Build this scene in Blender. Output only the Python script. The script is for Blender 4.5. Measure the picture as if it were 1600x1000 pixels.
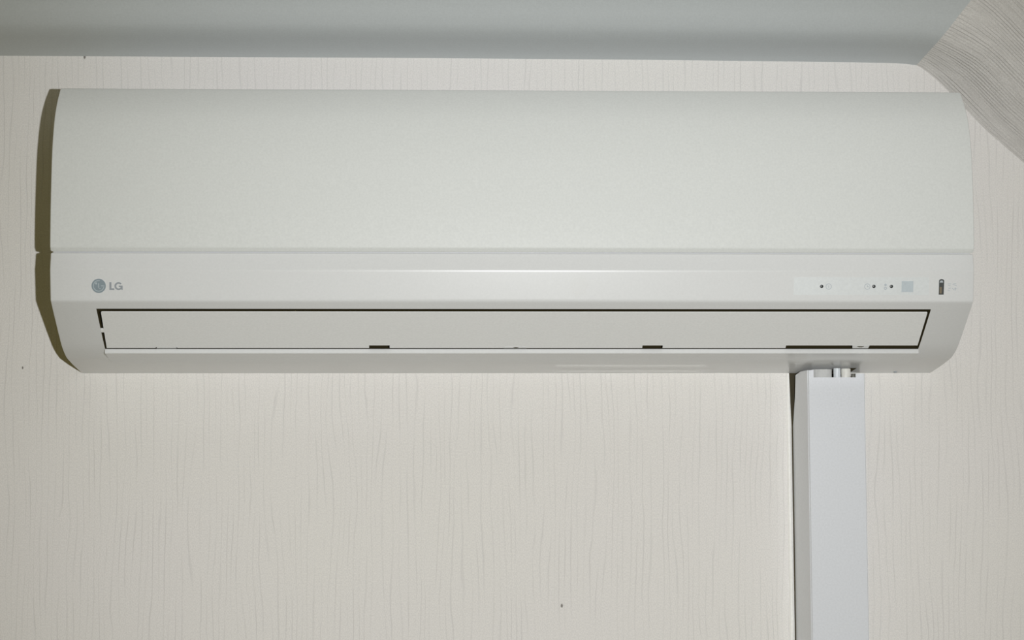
import bpy, bmesh, math
from mathutils import Vector, Matrix

sc = bpy.context.scene
for o in list(bpy.data.objects):
    bpy.data.objects.remove(o, do_unlink=True)
COL = sc.collection
EYE = 1.90                                   # lens height above the floor (m)

# ------------------------------------------------------------------ camera
cam_data = bpy.data.cameras.new('camera')
cam = bpy.data.objects.new('camera', cam_data)
COL.objects.link(cam)
yaw, pitch, roll = math.radians(2.067), math.radians(3.022), math.radians(-0.077)
fwd = Vector((math.sin(yaw) * math.cos(pitch), math.cos(yaw) * math.cos(pitch), math.sin(pitch)))
rgt = Vector((math.cos(yaw), -math.sin(yaw), 0))
upv = rgt.cross(fwd)
r2 = rgt * math.cos(roll) + upv * math.sin(roll)
u2 = upv * math.cos(roll) - rgt * math.sin(roll)
cam.matrix_world = Matrix(((r2.x, u2.x, -fwd.x, 0), (r2.y, u2.y, -fwd.y, -2.17),
                           (r2.z, u2.z, -fwd.z, EYE), (0, 0, 0, 1)))
cam_data.sensor_width = 36
cam_data.lens = 3261.4 * 36 / 1600
cam_data.clip_start = 0.05
sc.camera = cam
sc.cycles.blur_glossy = 0.0

# ------------------------------------------------------------------ light
world = bpy.data.worlds.new('world')
sc.world = world
world.use_nodes = True
bg = world.node_tree.nodes['Background']
bg.inputs[0].default_value = (1.0, 0.81, 0.08, 1)     # weak warm room light
bg.inputs[1].default_value = 0.122

fl = bpy.data.lights.new('camera_flash', 'SPOT')        # the photographer's flash, right of the lens
fl.energy = 131
fl.color = (0.965, 0.98, 1.0)
fl.spot_size = math.radians(57)
fl.spot_blend = 1.0
fl.shadow_soft_size = 0.009
flo = bpy.data.objects.new('camera_flash', fl)
flo.location = (0.175, -2.17, EYE + 0.006)
flo.rotation_euler = (math.radians(90 - 0.8), 0, math.radians(1.1))
COL.objects.link(flo)

sc.view_settings.view_transform = 'Standard'
sc.view_settings.look = 'None'
sc.view_settings.gamma = 1
sc.view_settings.exposure = 0
sc.view_settings.use_curve_mapping = False


# ------------------------------------------------------------------ materials
class NT:
    def __init__(self, name):
        self.m = bpy.data.materials.new(name)
        self.m.use_nodes = True
        self.t = self.m.node_tree
        self.b = self.t.nodes['Principled BSDF']
        self.b.inputs['Diffuse Roughness'].default_value = 0.35      # matt paint, paper and moulded plastic

    def n(self, kind, **kw):
        nd = self.t.nodes.new(kind)
        for k, v in kw.items():
            setattr(nd, k, v)
        return nd

    def put(self, sock, v):
        if hasattr(v, 'is_linked') or hasattr(v, 'links'):
            self.t.links.new(v, sock)
        else:
            sock.default_value = v

    def math(self, op, a, b=0.0, c=0.0):
        nd = self.n('ShaderNodeMath', operation=op)
        self.put(nd.inputs[0], a)
        self.put(nd.inputs[1], b)
        self.put(nd.inputs[2], c)
        return nd.outputs[0]

    def noise(self, vec, scale, detail=2, rough=0.5):
        nd = self.n('ShaderNodeTexNoise')
        self.put(nd.inputs['Vector'], vec)
        nd.inputs['Scale'].default_value = scale
        nd.inputs['Detail'].default_value = detail
        nd.inputs['Roughness'].default_value = rough
        return nd.outputs[0]

    def comb(self, x, y, z=0.0):
        nd = self.n('ShaderNodeCombineXYZ')
        self.put(nd.inputs[0], x)
        self.put(nd.inputs[1], y)
        self.put(nd.inputs[2], z)
        return nd.outputs[0]

    def ramp(self, v, lo, hi, a=0.0, b=1.0):
        nd = self.n('ShaderNodeMapRange', interpolation_type='SMOOTHSTEP')
        self.put(nd.inputs[0], v)
        nd.inputs[1].default_value = lo
        nd.inputs[2].default_value = hi
        nd.inputs[3].default_value = a
        nd.inputs[4].default_value = b
        return nd.outputs[0]

    def mix(self, fac, a, b):
        nd = self.n('ShaderNodeMix', data_type='RGBA')
        self.put(nd.inputs[0], fac)
        self.put(nd.inputs[6], a)
        self.put(nd.inputs[7], b)
        return nd.outputs[2]


def c4(r, g, b):
    return (r, g, b, 1.0)


def plain(name, col, rough=0.5, spec=0.5, grain=0.0, gscale=400.0):
    q = NT(name)
    q.b.inputs['Roughness'].default_value = rough
    q.b.inputs['Specular IOR Level'].default_value = spec
    tc = q.n('ShaderNodeTexCoord').outputs['Object']
    nz = q.noise(tc, gscale, 2)
    k = 1 - 0.075
    q.put(q.b.inputs['Base Color'], q.mix(nz, c4(*[x * k for x in col]), c4(*[min(1, x * (2 - k)) for x in col])))
    if grain > 0:
        bp = q.n('ShaderNodeBump')
        bp.inputs['Strength'].default_value = grain
        bp.inputs['Distance'].default_value = 0.0004
        q.put(bp.inputs['Height'], q.noise(tc, gscale * 1.7, 1))
        q.put(q.b.inputs['Normal'], bp.outputs[0])
    return q.m


def wallpaper(name, col, dark, freq, wu, wv, warp, depth, spots=(), lstr=0.5, streak=0.0):
    """Vinyl paper embossed with wandering grooves; UVs are metres (u across, v along the grooves)."""
    q = NT(name)
    uv = q.n('ShaderNodeUVMap').outputs[0]
    sp = q.n('ShaderNodeSeparateXYZ')
    q.put(sp.inputs[0], uv)
    u, v = sp.outputs[0], sp.outputs[1]
    w1 = q.noise(q.comb(q.math('MULTIPLY', u, wu), q.math('MULTIPLY', v, wv)), 1.0, 1)
    w2 = q.noise(q.comb(q.math('MULTIPLY', u, wu * 4), q.math('MULTIPLY', v, wv * 3), 7.0), 1.0, 2)
    ph = q.math('ADD', q.math('MULTIPLY', u, freq),
                q.math('ADD', q.math('MULTIPLY', w1, warp), q.math('MULTIPLY', w2, warp * 0.3)))
    fr = q.math('FRACT', ph)
    dist = q.math('ABSOLUTE', q.math('SUBTRACT', fr, 0.5))
    line = q.ramp(dist, 0.0, 0.15, 1.0, 0.0)
    brk = q.ramp(q.noise(q.comb(q.math('MULTIPLY', u, 90.0), q.math('MULTIPLY', v, 11.0), 3.0), 1.0, 2), 0.30, 0.70)
    line = q.math('MULTIPLY', line, brk)
    stip = q.noise(q.comb(q.math('MULTIPLY', u, 1000.0), q.math('MULTIPLY', v, 600.0)), 1.0, 2, 0.7)
    weave = q.noise(q.comb(q.math('MULTIPLY', u, 420.0), q.math('MULTIPLY', v, 40.0), 5.0), 1.0, 2, 0.6)
    hgt = q.math('ADD', q.math('MULTIPLY', line, -1.0),
                 q.math('ADD', q.math('MULTIPLY', stip, 0.55), q.math('MULTIPLY', weave, 0.45)))
    bp = q.n('ShaderNodeBump')
    bp.inputs['Strength'].default_value = 0.8
    bp.inputs['Distance'].default_value = depth
    q.put(bp.inputs['Height'], hgt)
    q.put(q.b.inputs['Normal'], bp.outputs[0])
    tint = q.noise(uv, 2.6, 2)
    base = q.mix(tint, c4(*[a * b for a, b in zip(col, (1.0, 0.985, 1.0))]),
                 c4(*[a * b for a, b in zip(col, (1.0, 1.005, 0.95))]))
    base = q.mix(q.ramp(stip, 0.32, 0.68, 0.52, 0.0), base, c4(*dark))
    if streak:
        base = q.mix(q.ramp(weave, 0.35, 0.65, streak, 0.0), base, c4(*dark))
    cfin = q.mix(q.math('MULTIPLY', line, lstr), base, c4(*dark))  # shade in the grooves, put into the colour as darker lines
    for (su, sv, rad) in spots:                                   # fly specks on the paper
        du = q.math('SUBTRACT', u, su)
        dv = q.math('MULTIPLY', q.math('SUBTRACT', v, sv), 0.6)
        rr = q.math('SQRT', q.math('ADD', q.math('MULTIPLY', du, du), q.math('MULTIPLY', dv, dv)))
        cfin = q.mix(q.ramp(rr, rad * 0.4, rad, 0.8, 0.0), cfin, c4(0.10, 0.085, 0.07))
    q.put(q.b.inputs['Base Color'], cfin)
    q.b.inputs['Roughness'].default_value = 0.7
    q.b.inputs['Specular IOR Level'].default_value = 0.25
    return q.m


def casing_plastic():
    q = NT('white_plastic_casing')
    q.b.inputs['Specular IOR Level'].default_value = 0.17
    tc = q.n('ShaderNodeTexCoord').outputs['Object']
    nz = q.noise(tc, 500.0, 2)
    col = q.mix(nz, c4(0.645, 0.652, 0.65), c4(0.705, 0.712, 0.71))
    # a faint hand smudge on the strip right of the middle (object space: metres from the unit's base)
    mp = q.n('ShaderNodeMapping')
    q.put(mp.inputs[0], tc)
    mp.inputs['Location'].default_value = (-0.062, 0.18, -0.078)
    vs = q.n('ShaderNodeVectorMath', operation='LENGTH')
    ds = q.n('ShaderNodeVectorMath', operation='ADD')
    q.put(ds.inputs[0], mp.outputs[0])
    wob = q.n('ShaderNodeTexNoise')
    q.put(wob.inputs['Vector'], tc)
    wob.inputs['Scale'].default_value = 90.0
    sc_ = q.n('ShaderNodeVectorMath', operation='MULTIPLY_ADD')
    q.put(sc_.inputs[0], wob.outputs[1])
    sc_.inputs[1].default_value = (0.016, 0.0, 0.012)
    sc_.inputs[2].default_value = (-0.008, 0.0, -0.006)
    q.put(ds.inputs[1], sc_.outputs[0])
    q.put(vs.inputs[0], ds.outputs[0])
    sm = q.ramp(vs.outputs[1], 0.006, 0.0125, 0.22, 0.0)
    col = q.mix(sm, col, c4(0.60, 0.60, 0.575))
    q.put(q.b.inputs['Base Color'], col)
    q.put(q.b.inputs['Roughness'], q.math('ADD', q.math('MULTIPLY', sm, 0.12), 0.25))
    return q.m


M_WALL = wallpaper('cream_embossed_wallpaper', (0.802, 0.786, 0.772), (0.61, 0.595, 0.58), 150.0, 24.0, 4.5, 3.6, 0.0003,
                   spots=((0.1295, 1.7185, 0.0016), (-0.427, 1.965, 0.0012), (-0.3665, 2.2885, 0.0016)))
M_SLOPE = wallpaper('ribbed_wallpaper', (0.74, 0.725, 0.705), (0.47, 0.455, 0.43), 290.0, 24.0, 1.2, 1.5, 0.0007, lstr=0.85, streak=0.32)
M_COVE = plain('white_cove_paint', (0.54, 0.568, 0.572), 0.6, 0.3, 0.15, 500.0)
M_CEIL = plain('white_ceiling_paint', (0.80, 0.80, 0.79), 0.8, 0.2)
M_FLOOR = plain('brown_floor', (0.30, 0.21, 0.13), 0.5, 0.4)
M_CASE = casing_plastic()
M_PANEL = plain('white_plastic_panel', (0.69, 0.705, 0.69), 0.5, 0.3, 0.0, 500.0)
M_FLAP = plain('white_plastic_flap', (0.735, 0.74, 0.73), 0.42, 0.5, 0.0, 500.0)
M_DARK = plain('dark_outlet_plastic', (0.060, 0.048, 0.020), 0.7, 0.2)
M_TRUNK = plain('white_pvc_trunking', (0.69, 0.708, 0.745), 0.22, 0.5, 0.0, 500.0)
M_PLATE = plain('shadowed_back_plate_plastic', (0.045, 0.036, 0.018), 0.7, 0.2)  # near-black tone stands in for the shade inside the gap
M_BEAD = plain('cream_filler', (0.80, 0.79, 0.76), 0.45, 0.4)
M_MARK = plain('grey_blue_print', (0.235, 0.29, 0.32), 0.5, 0.4)
M_MARKL = plain('pale_blue_print', (0.40, 0.46, 0.485), 0.5, 0.4)
M_LETTER = plain('grey_print', (0.30, 0.325, 0.35), 0.5, 0.4)
M_FAINT = plain('faint_grey_print', (0.46, 0.50, 0.53), 0.5, 0.4)
M_LAMP = plain('dark_indicator_lens', (0.045, 0.05, 0.05), 0.35, 0.5)
M_RECV = plain('smoky_receiver_window', (0.50, 0.555, 0.585), 0.3, 0.5)
M_DISP = plain('cool_white_display_panel', (0.655, 0.678, 0.68), 0.34, 0.5)
M_SLIDE = plain('brown_slider', (0.17, 0.13, 0.075), 0.45, 0.5)
M_LABEL = plain('clear_glossy_label', (0.675, 0.68, 0.675), 0.22, 0.7, 0.02, 200.0)
M_FOAM = plain('white_pipe_foam', (0.57, 0.57, 0.55), 0.7, 0.3, 0.4, 300.0)
M_HOSE = plain('ivory_hose', (0.70, 0.69, 0.64), 0.45, 0.5)
M_TAPE = plain('crinkled_white_tape', (0.66, 0.69, 0.71), 0.35, 0.5, 0.9, 160.0)


for m_, v_ in ((M_COVE, 0.06), (M_CASE, 0.2), (M_TRUNK, 0.2)):
    m_.node_tree.nodes['Principled BSDF'].inputs['Diffuse Roughness'].default_value = v_


# ------------------------------------------------------------------ geometry helpers (millimetres from the lens axis foot on the wall)
def P(X, d, Z):
    """X right of the lens, d out from the wall, Z above the lens, all mm -> world metres."""
    return Vector((X / 1000, -d / 1000, EYE + Z / 1000))


def link(name, bm, mats, parent=None, origin=None, smooth=None):
    bmesh.ops.recalc_face_normals(bm, faces=bm.faces)
    me = bpy.data.meshes.new(name)
    if origin is not None:
        bmesh.ops.translate(bm, verts=bm.verts, vec=-origin)
    bm.to_mesh(me)
    bm.free()
    for m in (mats if isinstance(mats, (list, tuple)) else [mats]):
        me.materials.append(m)
    if smooth is not None:
        me.shade_smooth()
        me.set_sharp_from_angle(angle=math.radians(smooth))
    o = bpy.data.objects.new(name, me)
    COL.objects.link(o)
    if parent is not None:
        o.parent = parent
    elif origin is not None:
        o.location = origin
    return o


def tag(o, label, cat=None, group=None, kind=None):
    o['label'] = label
    if cat:
        o['category'] = cat
    if group:
        o['group'] = group
    if kind:
        o['kind'] = kind
    return o


def face(bm, vs, mi=0):
    try:
        f = bm.faces.new(vs)
        f.material_index = mi
        return f
    except ValueError:
        return None


def loft(bm, rings, cap0=0, cap1=0, seg_mat=None, closed=True):
    """Skin a list of equal point loops, cap both ends."""
    V = [[bm.verts.new(p) for p in r] for r in rings]
    n = len(V[0])
    for a, b in zip(V, V[1:]):
        for i in range(n if closed else n - 1):
            j = (i + 1) % n
            face(bm, (a[i], a[j], b[j], b[i]), seg_mat(i) if seg_mat else 0)
    face(bm, list(reversed(V[0])), cap0)
    face(bm, V[-1], cap1)


def inset(prof, r):
    """Move a closed (d, z) loop inwards by r."""
    n = len(prof)
    area = sum(prof[i][0] * prof[(i + 1) % n][1] - prof[(i + 1) % n][0] * prof[i][1] for i in range(n))
    s = 1 if area > 0 else -1
    out = []
    for i in range(n):
        a, b, c = Vector(prof[i - 1]), Vector(prof[i]), Vector(prof[(i + 1) % n])
        e1, e2 = (b - a).normalized(), (c - b).normalized()
        n1, n2 = Vector((-e1.y, e1.x)) * s, Vector((-e2.y, e2.x)) * s
        m = n1 + n2
        k = max(0.5, m.length_squared / 2)
        out.append(tuple(b + m * (r / k)))
    return out


def smoothpts(pts, sub=4):
    """Catmull-Rom through an open list of points."""
    out = []
    for i in range(len(pts) - 1):
        p0 = Vector(pts[max(0, i - 1)])
        p1 = Vector(pts[i])
        p2 = Vector(pts[i + 1])
        p3 = Vector(pts[min(len(pts) - 1, i + 2)])
        for k in range(sub):
            t = k / sub
            out.append(tuple(0.5 * ((2 * p1) + (p2 - p0) * t + (2 * p0 - 5 * p1 + 4 * p2 - p3) * t * t
                                    + (3 * p1 - p0 - 3 * p2 + p3) * t ** 3)))
    out.append(tuple(pts[-1]))
    return out


def prism(bm, poly, fn, t0, t1, mi=0):
    """Extrude polygon (a, b) between heights t0 and t1 of the frame fn(a, b, t)."""
    A = [bm.verts.new(fn(a, b, t0)) for a, b in poly]
    B = [bm.verts.new(fn(a, b, t1)) for a, b in poly]
    n = len(poly)
    for i in range(n):
        j = (i + 1) % n
        face(bm, (A[i], A[j], B[j], B[i]), mi)
    face(bm, list(reversed(A)), mi)
    face(bm, B, mi)


def box(bm, a, b):
    prism(bm, [(a[0], a[2]), (b[0], a[2]), (b[0], b[2]), (a[0], b[2])], lambda x, z, t: P(x, t, z), a[1], b[1])


def circle(cx, cy, r, n=28):
    return [(cx + r * math.cos(2 * math.pi * i / n), cy + r * math.sin(2 * math.pi * i / n)) for i in range(n)]


def arc_strip(bm, fn, cx, cy, r, w, a0, a1, t0, t1, n=24, sx=1.0):
    """A flat curved stroke of width w, as raised print."""
    for i in range(n):
        q0, q1 = math.radians(a0 + (a1 - a0) * i / n), math.radians(a0 + (a1 - a0) * (i + 1) / n)
        pts = []
        for rr, q in ((r - w / 2, q0), (r + w / 2, q0), (r + w / 2, q1), (r - w / 2, q1)):
            pts.append((cx + sx * rr * math.cos(q), cy + rr * math.sin(q)))
        prism(bm, pts, fn, t0, t1)


def bar(bm, fn, x0, y0, x1, y1, w, t0, t1):
    d = Vector((x1 - x0, y1 - y0)).normalized() * (w / 2)
    px, py = -d.y, d.x
    prism(bm, [(x0 + px, y0 + py), (x0 - px, y0 - py), (x1 - px, y1 - py), (x1 + px, y1 + py)], fn, t0, t1)


# ------------------------------------------------------------------ room shell
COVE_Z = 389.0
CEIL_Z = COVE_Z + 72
# line where wall and cove / sloping side meet, and the profile (out from wall, rise)
PATH = [(-1500, 389.5), (-900, 389.5), (-400, 389.3), (0, 389.2), (250, 388.4), (440, 387.0), (480, 386.4), (496, 385.6), (506, 384.2)]
DIAG = [(506, 384.2), (511, 381.8), (518, 376.8), (527, 369.2), (540, 356.2), (551, 344.6), (562, 333.2), (582, 313.0), (619, 281.0), (700, 211.0), (1000, -48.0), (1900, -825.0)]
PROF = smoothpts([(0, 0), (6, 2.4), (14, 5.2), (30, 10.0), (45, 14.4), (58, 20.4), (69, 30), (81, 43), (97, 57), (125, 72)], 4)


def sweep(name, path, prof, shear, mats, back, lean=None, prof2=None, blend=60.0):
    bm = bmesh.new()
    uvl = bm.loops.layers.uv.new('UVMap')
    rows, plen, clen = [], [0], [0]
    for i in range(1, len(path)):
        plen.append(plen[-1] + math.dist(path[i], path[i - 1]))
    for j in range(1, len(prof)):
        clen.append(clen[-1] + math.dist(prof[j], prof[j - 1]))
    V = {}
    for i, (x, z) in enumerate(path):
        s = shear if not lean else lean(i)
        for j, (d, o) in enumerate(prof):
            if prof2:                                          # ease from the first profile into the second along the path
                k = min(1.0, plen[i] / blend)
                o += (prof2[j][1] - o) * k * k * (3 - 2 * k)
            V[i, j] = bm.verts.new(P(x + s * o, d, z + o))
    for i in range(len(path) - 1):
        for j in range(len(prof) - 1):
            ids = [(i, j), (i + 1, j), (i + 1, j + 1), (i, j + 1)]
            f = face(bm, [V[k] for k in ids])
            for lp, (a, b) in zip(f.loops, ids):
                lp[uvl].uv = (clen[b] / 1000, plen[a] / 1000)
    # solid backing: behind the surface, up into the roof space
    K = {}
    for i, (x, z) in enumerate(path):
        s = shear if not lean else lean(i)
        om = prof[-1][1]
        K[i] = (bm.verts.new(P(x + s * (om + back), prof[-1][0], z + om + back)),
                bm.verts.new(P(x + s * (om + back), 0, z + om + back)))
    m = len(prof) - 1
    for i in range(len(path) - 1):
        face(bm, (V[i, m], V[i + 1, m], K[i + 1][0], K[i][0]))
        face(bm, (K[i][0], K[i + 1][0], K[i + 1][1], K[i][1]))
        face(bm, (K[i][1], K[i + 1][1], V[i + 1, 0], V[i, 0]))
    for i in (0, len(path) - 1):
        face(bm, [V[i, j] for j in range(m + 1)] + [K[i][0], K[i][1]])
    return link(name, bm, mats, smooth=35)


def wall_plane(name, poly, mat, thick):
    """Back wall: polygon in X, Z (mm) with metre UVs."""
    bm = bmesh.new()
    uvl = bm.loops.layers.uv.new('UVMap')
    prism(bm, poly, lambda x, z, t: P(x, t, z), 0, -thick)
    for f in bm.faces:
        for lp in f.loops:
            lp[uvl].uv = (lp.vert.co.x, lp.vert.co.z)
    return link(name, bm, mat)


FLOOR_Z = -EYE * 1000
wall = wall_plane('wall_back', [(-1500, FLOOR_Z), (1900, FLOOR_Z), (1900, -810), (1000, -30), (700, 230), (540, 376), (500, 420), (-1500, 420)], M_WALL, 60)
tag(wall, 'cream embossed wallpaper wall behind the air conditioner', kind='structure')
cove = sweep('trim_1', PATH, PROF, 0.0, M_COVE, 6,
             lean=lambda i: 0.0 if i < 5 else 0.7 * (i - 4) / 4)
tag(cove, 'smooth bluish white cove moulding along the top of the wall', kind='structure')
SPROF = PROF + [(200, 84), (420, 88), (2600, 88)]
def straight(d):
    for (d0, o0), (d1, o1) in zip(STR, STR[1:]):
        if d0 <= d <= d1:
            return o0 + (o1 - o0) * (d - d0) / (d1 - d0)
    return STR[-1][1]


STR = [(0, 0), (14, 8), (30, 15), (45, 22.0), (58, 29), (69, 36.5), (81, 46), (97, 57), (125, 72), (200, 84), (420, 88), (2600, 88)]
slope = sweep('wall_right', DIAG, SPROF, 0.7, M_SLOPE, 30, prof2=[(d, straight(d)) for d, o in SPROF])
tag(slope, 'sloping ribbed papered wall in the upper right corner', kind='structure')
bm = bmesh.new()
box(bm, (-1500, 125, CEIL_Z), (590, 2600, CEIL_Z + 30))
tag(link('ceiling', bm, M_CEIL), 'flat white ceiling beyond the cove moulding', kind='structure')
bm = bmesh.new()
box(bm, (-1500, 0, FLOOR_Z - 30), (1900, 2600, FLOOR_Z))
tag(link('floor', bm, M_FLOOR), 'brown floor below the picture', kind='structure')

# ------------------------------------------------------------------ air conditioner
BASE = P(75, 0, 60)
ac = bpy.data.objects.new('air_conditioner', None)
ac.empty_display_size = 0.1
ac.location = BASE
COL.objects.link(ac)
tag(ac, 'long white split air conditioner unit mounted high on the papered wall', 'air conditioner')


def part(name, bm, mats, parent=ac, smooth=None, label=None):
    o = link(name, bm, mats, parent, BASE, smooth)
    if label:
        o['label'] = label
    return o


XL, XR, OL, OR = -367.0, 518.0, -325.0, 478.5
LOWER = [(0, 59.3), (6, 60), (30, 63.0), (54, 66.2), (85.5, 71.2), (87, 71.5)]
SIDE = smoothpts([(87, 71.5), (99, 75.2), (114, 81.6), (131, 92.2), (151, 105.6), (166.4, 116.1)], 3)[1:]
FACE = [(167.0, 116.5), (167.6, 116.93), (173.9, 121.5), (175.4, 122.6), (176.2, 123.6), (176.5, 124.6), (176.65, 125.6),
        (180.44, 150.7), (180.6, 151.8), (180.7, 153.3), (180.45, 154.6), (180.25, 155.5), (177.6, 167.6), (177.4, 168.5), (176.6, 169.3), (172, 169.7)]
INNER = [(166, 170.0), (166, 177), (177, 183), (177.5, 216), (174.0, 256), (169.5, 280), (160, 300), (148, 315), (133, 327), (100, 331.5), (0, 331.5)]
FULL = LOWER + SIDE + FACE + INNER
RECESS = [(112.8, 75.5), (113.2, 76.1), (112.3, 79.4), (111.8, 80.1), (106, 80.6), (94, 84), (94, 101), (118, 117.3), (165.4, 117.3), (166.4, 116.4)]
MID = LOWER[:-2] + [(86.5, 70.6), (88, 71.4)] + RECESS + FACE + INNER


def ring(prof, X):
    return [P(X, d, z) for d, z in prof]


bm = bmesh.new()
loft(bm, [ring(inset(FULL, 1.8), XL), ring(inset(FULL, 0.5), XL + 0.6), ring(FULL, XL + 1.9), ring(FULL, OL)], 0, 1)
nL = len(LOWER)
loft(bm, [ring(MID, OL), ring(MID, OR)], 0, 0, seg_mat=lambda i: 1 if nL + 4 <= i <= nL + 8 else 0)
loft(bm, [ring(FULL, OR), ring(FULL, XR - 1.9), ring(inset(FULL, 0.5), XR - 0.6), ring(inset(FULL, 1.8), XR)], 1, 0)
casing = part('casing', bm, [M_CASE, M_DARK], smooth=24)

# upper front cover: a curved sheet from the top edge down to the groove
outer = smoothpts([(134.5, 333.2), (138.5, 331.6), (153, 318), (165, 302), (173.6, 281), (178.8, 257), (182.2, 216), (183.0, 190), (182.7, 175.5)], 5)
outer += [(182.6, 174.2), (182.1, 173.2), (177.9, 170.3)]
inner = [(177.2, 170.3), (177.9, 183), (178.4, 216), (175.2, 256), (170.6, 280), (161.2, 300.5), (149.2, 315.8), (134.5, 328.6)]
PAN = outer + inner
bm = bmesh.new()
loft(bm, [ring(inset(PAN, 1.5), XL + 0.2), ring(inset(PAN, 0.4), XL + 0.8), ring(PAN, XL + 2.2), ring(PAN, XR - 2.2),
          ring(inset(PAN, 0.4), XR - 0.8), ring(inset(PAN, 1.5), XR - 0.2)])
part('front_panel', bm, M_PANEL, smooth=30)

# swing louver closed over the outlet
A0, A1 = Vector((165.4, 113.2)), Vector((112.9, 80.9))
ax = (A1 - A0)
LV = ax.length
ax.normalize()
nx = Vector((-ax.y, ax.x))
if nx.x < 0:
    nx = -nx


def LF(u, v, t):                               # u = X, v = down the flap from its top edge, t = out of its face
    q = A0 + ax * v + nx * t
    return P(u, q.x, q.y)


vb, vs, vt = LV - 0.1, LV - 4.7, LV - 1.7        # normal lower edge, cut-away slots, shallow tab recess
low = [(-323.2, vb), (-276, vb), (-274.5, vt), (-255.5, vt), (-254, vb), (-66.5, vb), (-66.5, vs), (-46.3, vs), (-46.3, vb),
       (203, vb), (203, vs), (223.2, vs), (223.2, vb), (345.5, vb), (345.5, vs), (476.6, vs), (475.4, 0.6), (474.8, 0.0),
       (-320.0, 0.0), (-320.8, 0.8)]
bm = bmesh.new()
prism(bm, low, LF, -1.1, 0.0)
louver = part('louver', bm, M_FLAP)
bm = bmesh.new()                                # axle stub in the left gap
prism(bm, [(29, 0.4), (31, -1.2), (34.5, -1.2), (36.5, 0.4), (34.5, 1.6), (31, 1.6)], lambda v, t, u: LF(u, v, t - 1.8), -325.0, -321.0)
part('axle_pin', bm, M_FLAP, louver)
for (xa, xb) in ((411.6, 428.6),):
    bm = bmesh.new()
    prism(bm, [(xa, vs - 0.2), (xb, vs - 0.2), (xb - 0.6, vb), (xa + 0.6, vb)], LF, -2.4, 0.25)
    part('hinge', bm, M_CASE, louver)
bm = bmesh.new()
prism(bm, [(66.5, vb - 2.6), (88, vb - 2.6), (88.6, vb - 0.1), (66, vb - 0.1)], LF, -1.0, 0.3)
part('hinge', bm, M_CASE, louver)
for (xc, w) in ((419.9, 3.4), (78.0, 3.0)):
    bm = bmesh.new()
    v0 = vs + 1.2 if xc > 200 else vb - 2.0
    prism(bm, [(xc - w, v0), (xc + w, v0), (xc + w * 0.4, v0 + 1.3), (xc - w * 0.4, v0 + 1.3)], LF, 0.1, 0.45)
    part('hinge_notch', bm, M_DARK, louver)
bm = bmesh.new()                                # latch bump on the lip under the shallow recess
prism(bm, [(-274, vt + 0.4), (-256, vt + 0.4), (-255.3, vb + 0.8), (-274.7, vb + 0.8)], LF, -2.0, -0.2)
part('latch', bm, M_CASE)

# print and fittings on the strip: a frame on the strip's own plane
S0, S1 = Vector((176.65, 125.6)), Vector((180.6, 151.8))
sv = (S1 - S0).normalized()
sn = Vector((sv.y, -sv.x))


def SF(u, z, t):
    q = S0 + sv * ((z - S0.y) / sv.y) + sn * t
    return P(u, q.x, q.y)


T0 = -0.2
bm = bmesh.new()
LX, LZ, LR = -321.0, 137.5, 6.7
prism(bm, circle(LX, LZ, LR, 40), SF, T0, 0.35)
emblem = part('emblem', bm, M_MARK, label='round grey blue emblem with a pale winking face of strokes')
bm = bmesh.new()
arc_strip(bm, SF, LX, LZ, LR * 0.74, 0.8, 78, 360, 0.2, 0.5, 32)
bar(bm, SF, LX + LR * 0.84, LZ, LX + LR * 0.34, LZ, 0.8, 0.2, 0.5)
bar(bm, SF, LX, LZ + LR * 0.38, LX, LZ - LR * 0.42, 0.85, 0.2, 0.5)
bar(bm, SF, LX - 0.4, LZ - LR * 0.38, LX + LR * 0.28, LZ - LR * 0.38, 0.75, 0.2, 0.5)
prism(bm, circle(LX - LR * 0.36, LZ + LR * 0.34, LR * 0.15, 14), SF, 0.2, 0.5)
part('emblem_strokes', bm, M_MARKL, emblem)
bm = bmesh.new()                                # L
prism(bm, [(-310.9, 133.6), (-306.3, 133.6), (-306.3, 135.2), (-309.0, 135.2), (-309.0, 140.9), (-310.9, 140.9)], SF, T0, 0.25)
part('letter', bm, M_LETTER)
bm = bmesh.new()                                # G
gx, gz, gr = -302.2, 137.25, 2.95
arc_strip(bm, SF, gx, gz, gr, 1.55, 42, 352, T0, 0.25, 28, 1.05)
prism(bm, [(gx + 0.2, gz + 0.45), (gx + 3.8, gz + 0.45), (gx + 3.8, gz - 3.5), (gx + 2.7, gz - 3.5), (gx + 2.3, gz - 0.9), (gx + 0.2, gz - 0.9)], SF, T0, 0.24)
part('letter', bm, M_LETTER)

bm = bmesh.new()                                # display window: faint cool rectangle
prism(bm, [(343, 129.6), (474, 129.6), (474, 146.6), (343, 146.6)], SF, T0, 0.12)
display = part('display_window', bm, M_DISP)
for x in (370.0, 420.6, 437.6):
    bm = bmesh.new()
    loft(bm, [[SF(a, b, -0.1) for a, b in circle(x, 137.8, 1.75, 20)], [SF(a, b, 0.45) for a, b in circle(x, 137.8, 1.6, 20)],
              [SF(a, b, 0.75) for a, b in circle(x, 137.8, 0.9, 20)]])
    part('indicator_light', bm, M_LAMP, display, smooth=40)


def symbol(build):
    bm = bmesh.new()
    build(bm)
    part('indicator_symbol', bm, M_FAINT, display)


def sym_power(b):
    arc_strip(b, SF, 376.8, 137.6, 2.6, 0.6, 0, 360, 0.0, 0.22)
    bar(b, SF, 376.8, 136.4, 376.8, 138.9, 0.5, 0.0, 0.22)


def sym_timer(b):
    arc_strip(b, SF, 414.2, 137.6, 2.6, 0.6, 0, 360, 0.0, 0.22)
    bar(b, SF, 414.2, 137.4, 414.2, 139.2, 0.5, 0.0, 0.22)
    bar(b, SF, 414.0, 137.6, 415.6, 137.6, 0.5, 0.0, 0.22)


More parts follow.
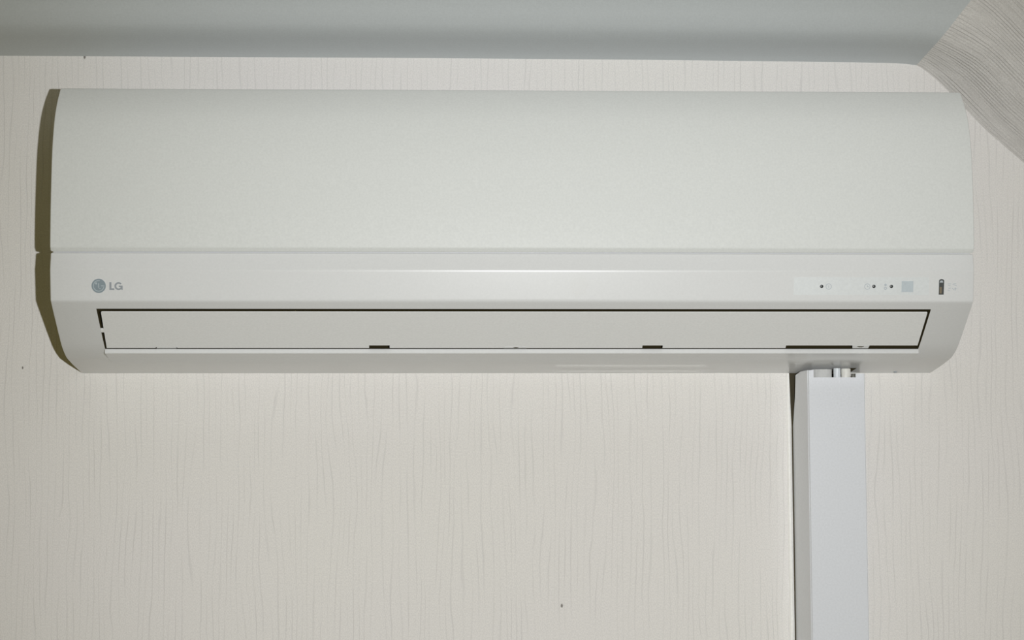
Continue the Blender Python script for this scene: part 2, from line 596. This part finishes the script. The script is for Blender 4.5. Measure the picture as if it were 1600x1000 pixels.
def sym_lamp(b):
    prism(b, circle(431.8, 139.2, 1.25, 14), SF, 0.0, 0.22)
    arc_strip(b, SF, 431.8, 136.0, 1.1, 0.8, 0, 360, 0.0, 0.22, 14)


for s in (sym_power, sym_timer, sym_lamp):
    symbol(s)
bm = bmesh.new()
prism(bm, [(447.4, 132.4), (458.8, 132.4), (458.8, 142.9), (447.4, 142.9)], SF, -0.1, 0.3)
part('receiver_window', bm, M_RECV, display)

bm = bmesh.new()                                # slide switch in its slot
slot = [(483.7, 130.0), (488.5, 130.0), (488.7, 143.2)] + [(486.2 + 2.5 * math.cos(math.radians(q)), 143.0 + 1.9 * math.sin(math.radians(q))) for q in range(20, 161, 20)] + [(483.7, 143.2)]
prism(bm, slot, SF, -0.3, 0.3)
switch = part('slide_switch', bm, M_LAMP)
bm = bmesh.new()
prism(bm, [(484.4, 131.2), (486.4, 131.2), (486.4, 137.4), (484.4, 137.4)], SF, 0.1, 0.8)
part('slider', bm, M_SLIDE, switch)
bm = bmesh.new()
prism(bm, [(484.3, 141.6), (487.6, 141.6), (487.2, 143.4), (485.0, 143.4)], SF, 0.1, 0.5)
part('slider_stop', bm, M_FAINT, switch)
bm = bmesh.new()                                # two tiny worn printed marks beside it
for (x0, z0, x1, z1) in ((492.4, 140.2, 495.6, 140.2), (492.6, 138.9, 495.0, 138.5), (497.0, 139.9, 501.0, 138.4), (497.6, 140.6, 500.6, 140.4),
                         (492.4, 134.6, 494.8, 133.4), (493.0, 136.0, 495.4, 136.4), (496.6, 136.4, 498.6, 134.6), (499.6, 137.0, 499.6, 133.8), (498.6, 135.6, 501.6, 135.6)):
    bar(bm, SF, x0, z0, x1, z1, 0.55, T0, 0.15)
part('switch_caption', bm, M_FAINT)

# clear label stuck under the body; it throws the flash back at the wall
bm = bmesh.new()


def UF(x, d, t):
    z = 60 + (d - 6) * (66.2 - 60) / 48
    return P(x, d + 0.12 * t, z - t)


prism(bm, [(121, 8), (274, 8), (274, 53), (121, 53)], UF, -0.4, 0.05)
part('rating_label', bm, M_LABEL, label='clear glossy label under the casing')
bm = bmesh.new()
loft(bm, [[UF(a, b, -0.1) for a, b in circle(478, 9, 2.2, 14)], [UF(a, b, 0.8) for a, b in circle(478, 9, 2.0, 14)], [UF(a, b, 1.2) for a, b in circle(478, 9, 1.1, 14)]])
part('screw', bm, M_LETTER, smooth=40)

bm = bmesh.new()                                # thin dark plate on the underside, right of the hose
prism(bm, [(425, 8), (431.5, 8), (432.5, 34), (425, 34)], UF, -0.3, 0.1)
part('dark_underside_plate', bm, M_DARK)

# ------------------------------------------------------------------ pipe trunking
TB = P(406, 0, FLOOR_Z + 60)
trunk = bpy.data.objects.new('pipe_trunking', None)
trunk.empty_display_size = 0.1
trunk.location = TB
COL.objects.link(trunk)
tag(trunk, 'white plastic pipe trunking running down the wall below the air conditioner', 'trunking')
ZB = FLOOR_Z + 60


def lean(z):
    return (54 - z) * 0.0072


def TP(X, d, Z):
    return P(X + lean(Z), d, Z)


# the cover follows its outer line: wall edge, front left corner, front right corner, wall edge
bm = bmesh.new()
front = [(376.9, ZB), (435.3, ZB), (435.3, 57.2), (426.2, 57.2), (426.2, 53.3), (383.0, 53.3), (383.0, 61.0), (377.2, 60.4)]
prism(bm, front, lambda x, z, t: TP(x + (0.9 if x < 380 else -0.9 if x > 430 else 0.0) * (t - 58.0) / 2, t, z), 58.0, 60.0)


def side(xw, xf, th, rear, ftop, rtop):
    """A side web from the rear edge (d values by height) to the front face, th thick towards the inside."""
    def fx(d):
        return xw + (xf - xw) * d / 60.0
    poly = [(d, z) for d, z in rear] + [(58.0, ftop), (58.0, ZB)]
    A = [bm.verts.new(TP(fx(d), d, z)) for d, z in poly]
    B = [bm.verts.new(TP(fx(d) + th, d, z)) for d, z in poly]
    n = len(poly)
    for i in range(n):
        j = (i + 1) % n
        face(bm, (A[i], A[j], B[j], B[i]))
    face(bm, A)
    face(bm, list(reversed(B)))


side(370.6, 377.0, 1.8, [(2.5, ZB), (2.5, 4), (12, 34), (15, 56.6), (34, 60.0)], 60.6, 0)
side(441.0, 435.3, -1.8, [(2.5, ZB), (2.5, 52)], 57.2, 0)
cover = link('cover', bm, M_TRUNK, trunk, TB)
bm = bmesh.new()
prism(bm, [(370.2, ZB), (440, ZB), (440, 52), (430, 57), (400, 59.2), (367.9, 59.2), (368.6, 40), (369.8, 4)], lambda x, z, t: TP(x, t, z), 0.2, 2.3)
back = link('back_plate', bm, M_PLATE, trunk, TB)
back['label'] = 'dark strip seen in the gap beside the wall'


bm = bmesh.new()                                # bead of filler closing the paper against the trunking
bead = [(0.0, 364.6), (0.7, 365.4), (1.3, 366.6), (1.2, 367.8), (0.6, 368.6), (0.0, 369.0)]
loft(bm, [[TP(x, d + 0.02, z) for d, x in bead] for z in (ZB, 58.6)])
link('filler_bead', bm, M_BEAD, trunk, TB, 60)['label'] = 'pale filler bead along the left edge'


def tube(name, X, d, r, z0, z1, mat, label, ribs=0.0, group=None):
    bm = bmesh.new()
    n = 24
    steps = 2 if not ribs else 90
    rings = []
    for i in range(steps + 1):
        z = z0 + (z1 - z0) * i / steps
        rr = r + (ribs if ribs and i % 2 else 0)
        rings.append([TP(X + rr * math.cos(2 * math.pi * k / n), d + rr * math.sin(2 * math.pi * k / n), z) for k in range(n)])
    loft(bm, rings)
    o = link(name, bm, mat, None, TP(X, d, z0), 50)
    return tag(o, label, 'pipe')


tube('insulated_pipe', 396.5, 32, 10.2, -250, 62.0, M_FOAM, 'fat foam wrapped pipe, leftmost in the open top of the trunking')
tube('taped_cable', 410.8, 40, 3.6, -250, 63.0, M_TAPE, 'thin crinkled taped cable between the two pipes in the trunking')
tube('drain_hose', 420.6, 36, 4.8, -250, 62.8, M_HOSE, 'slim ivory ribbed hose on the right inside the trunking top', ribs=0.25)
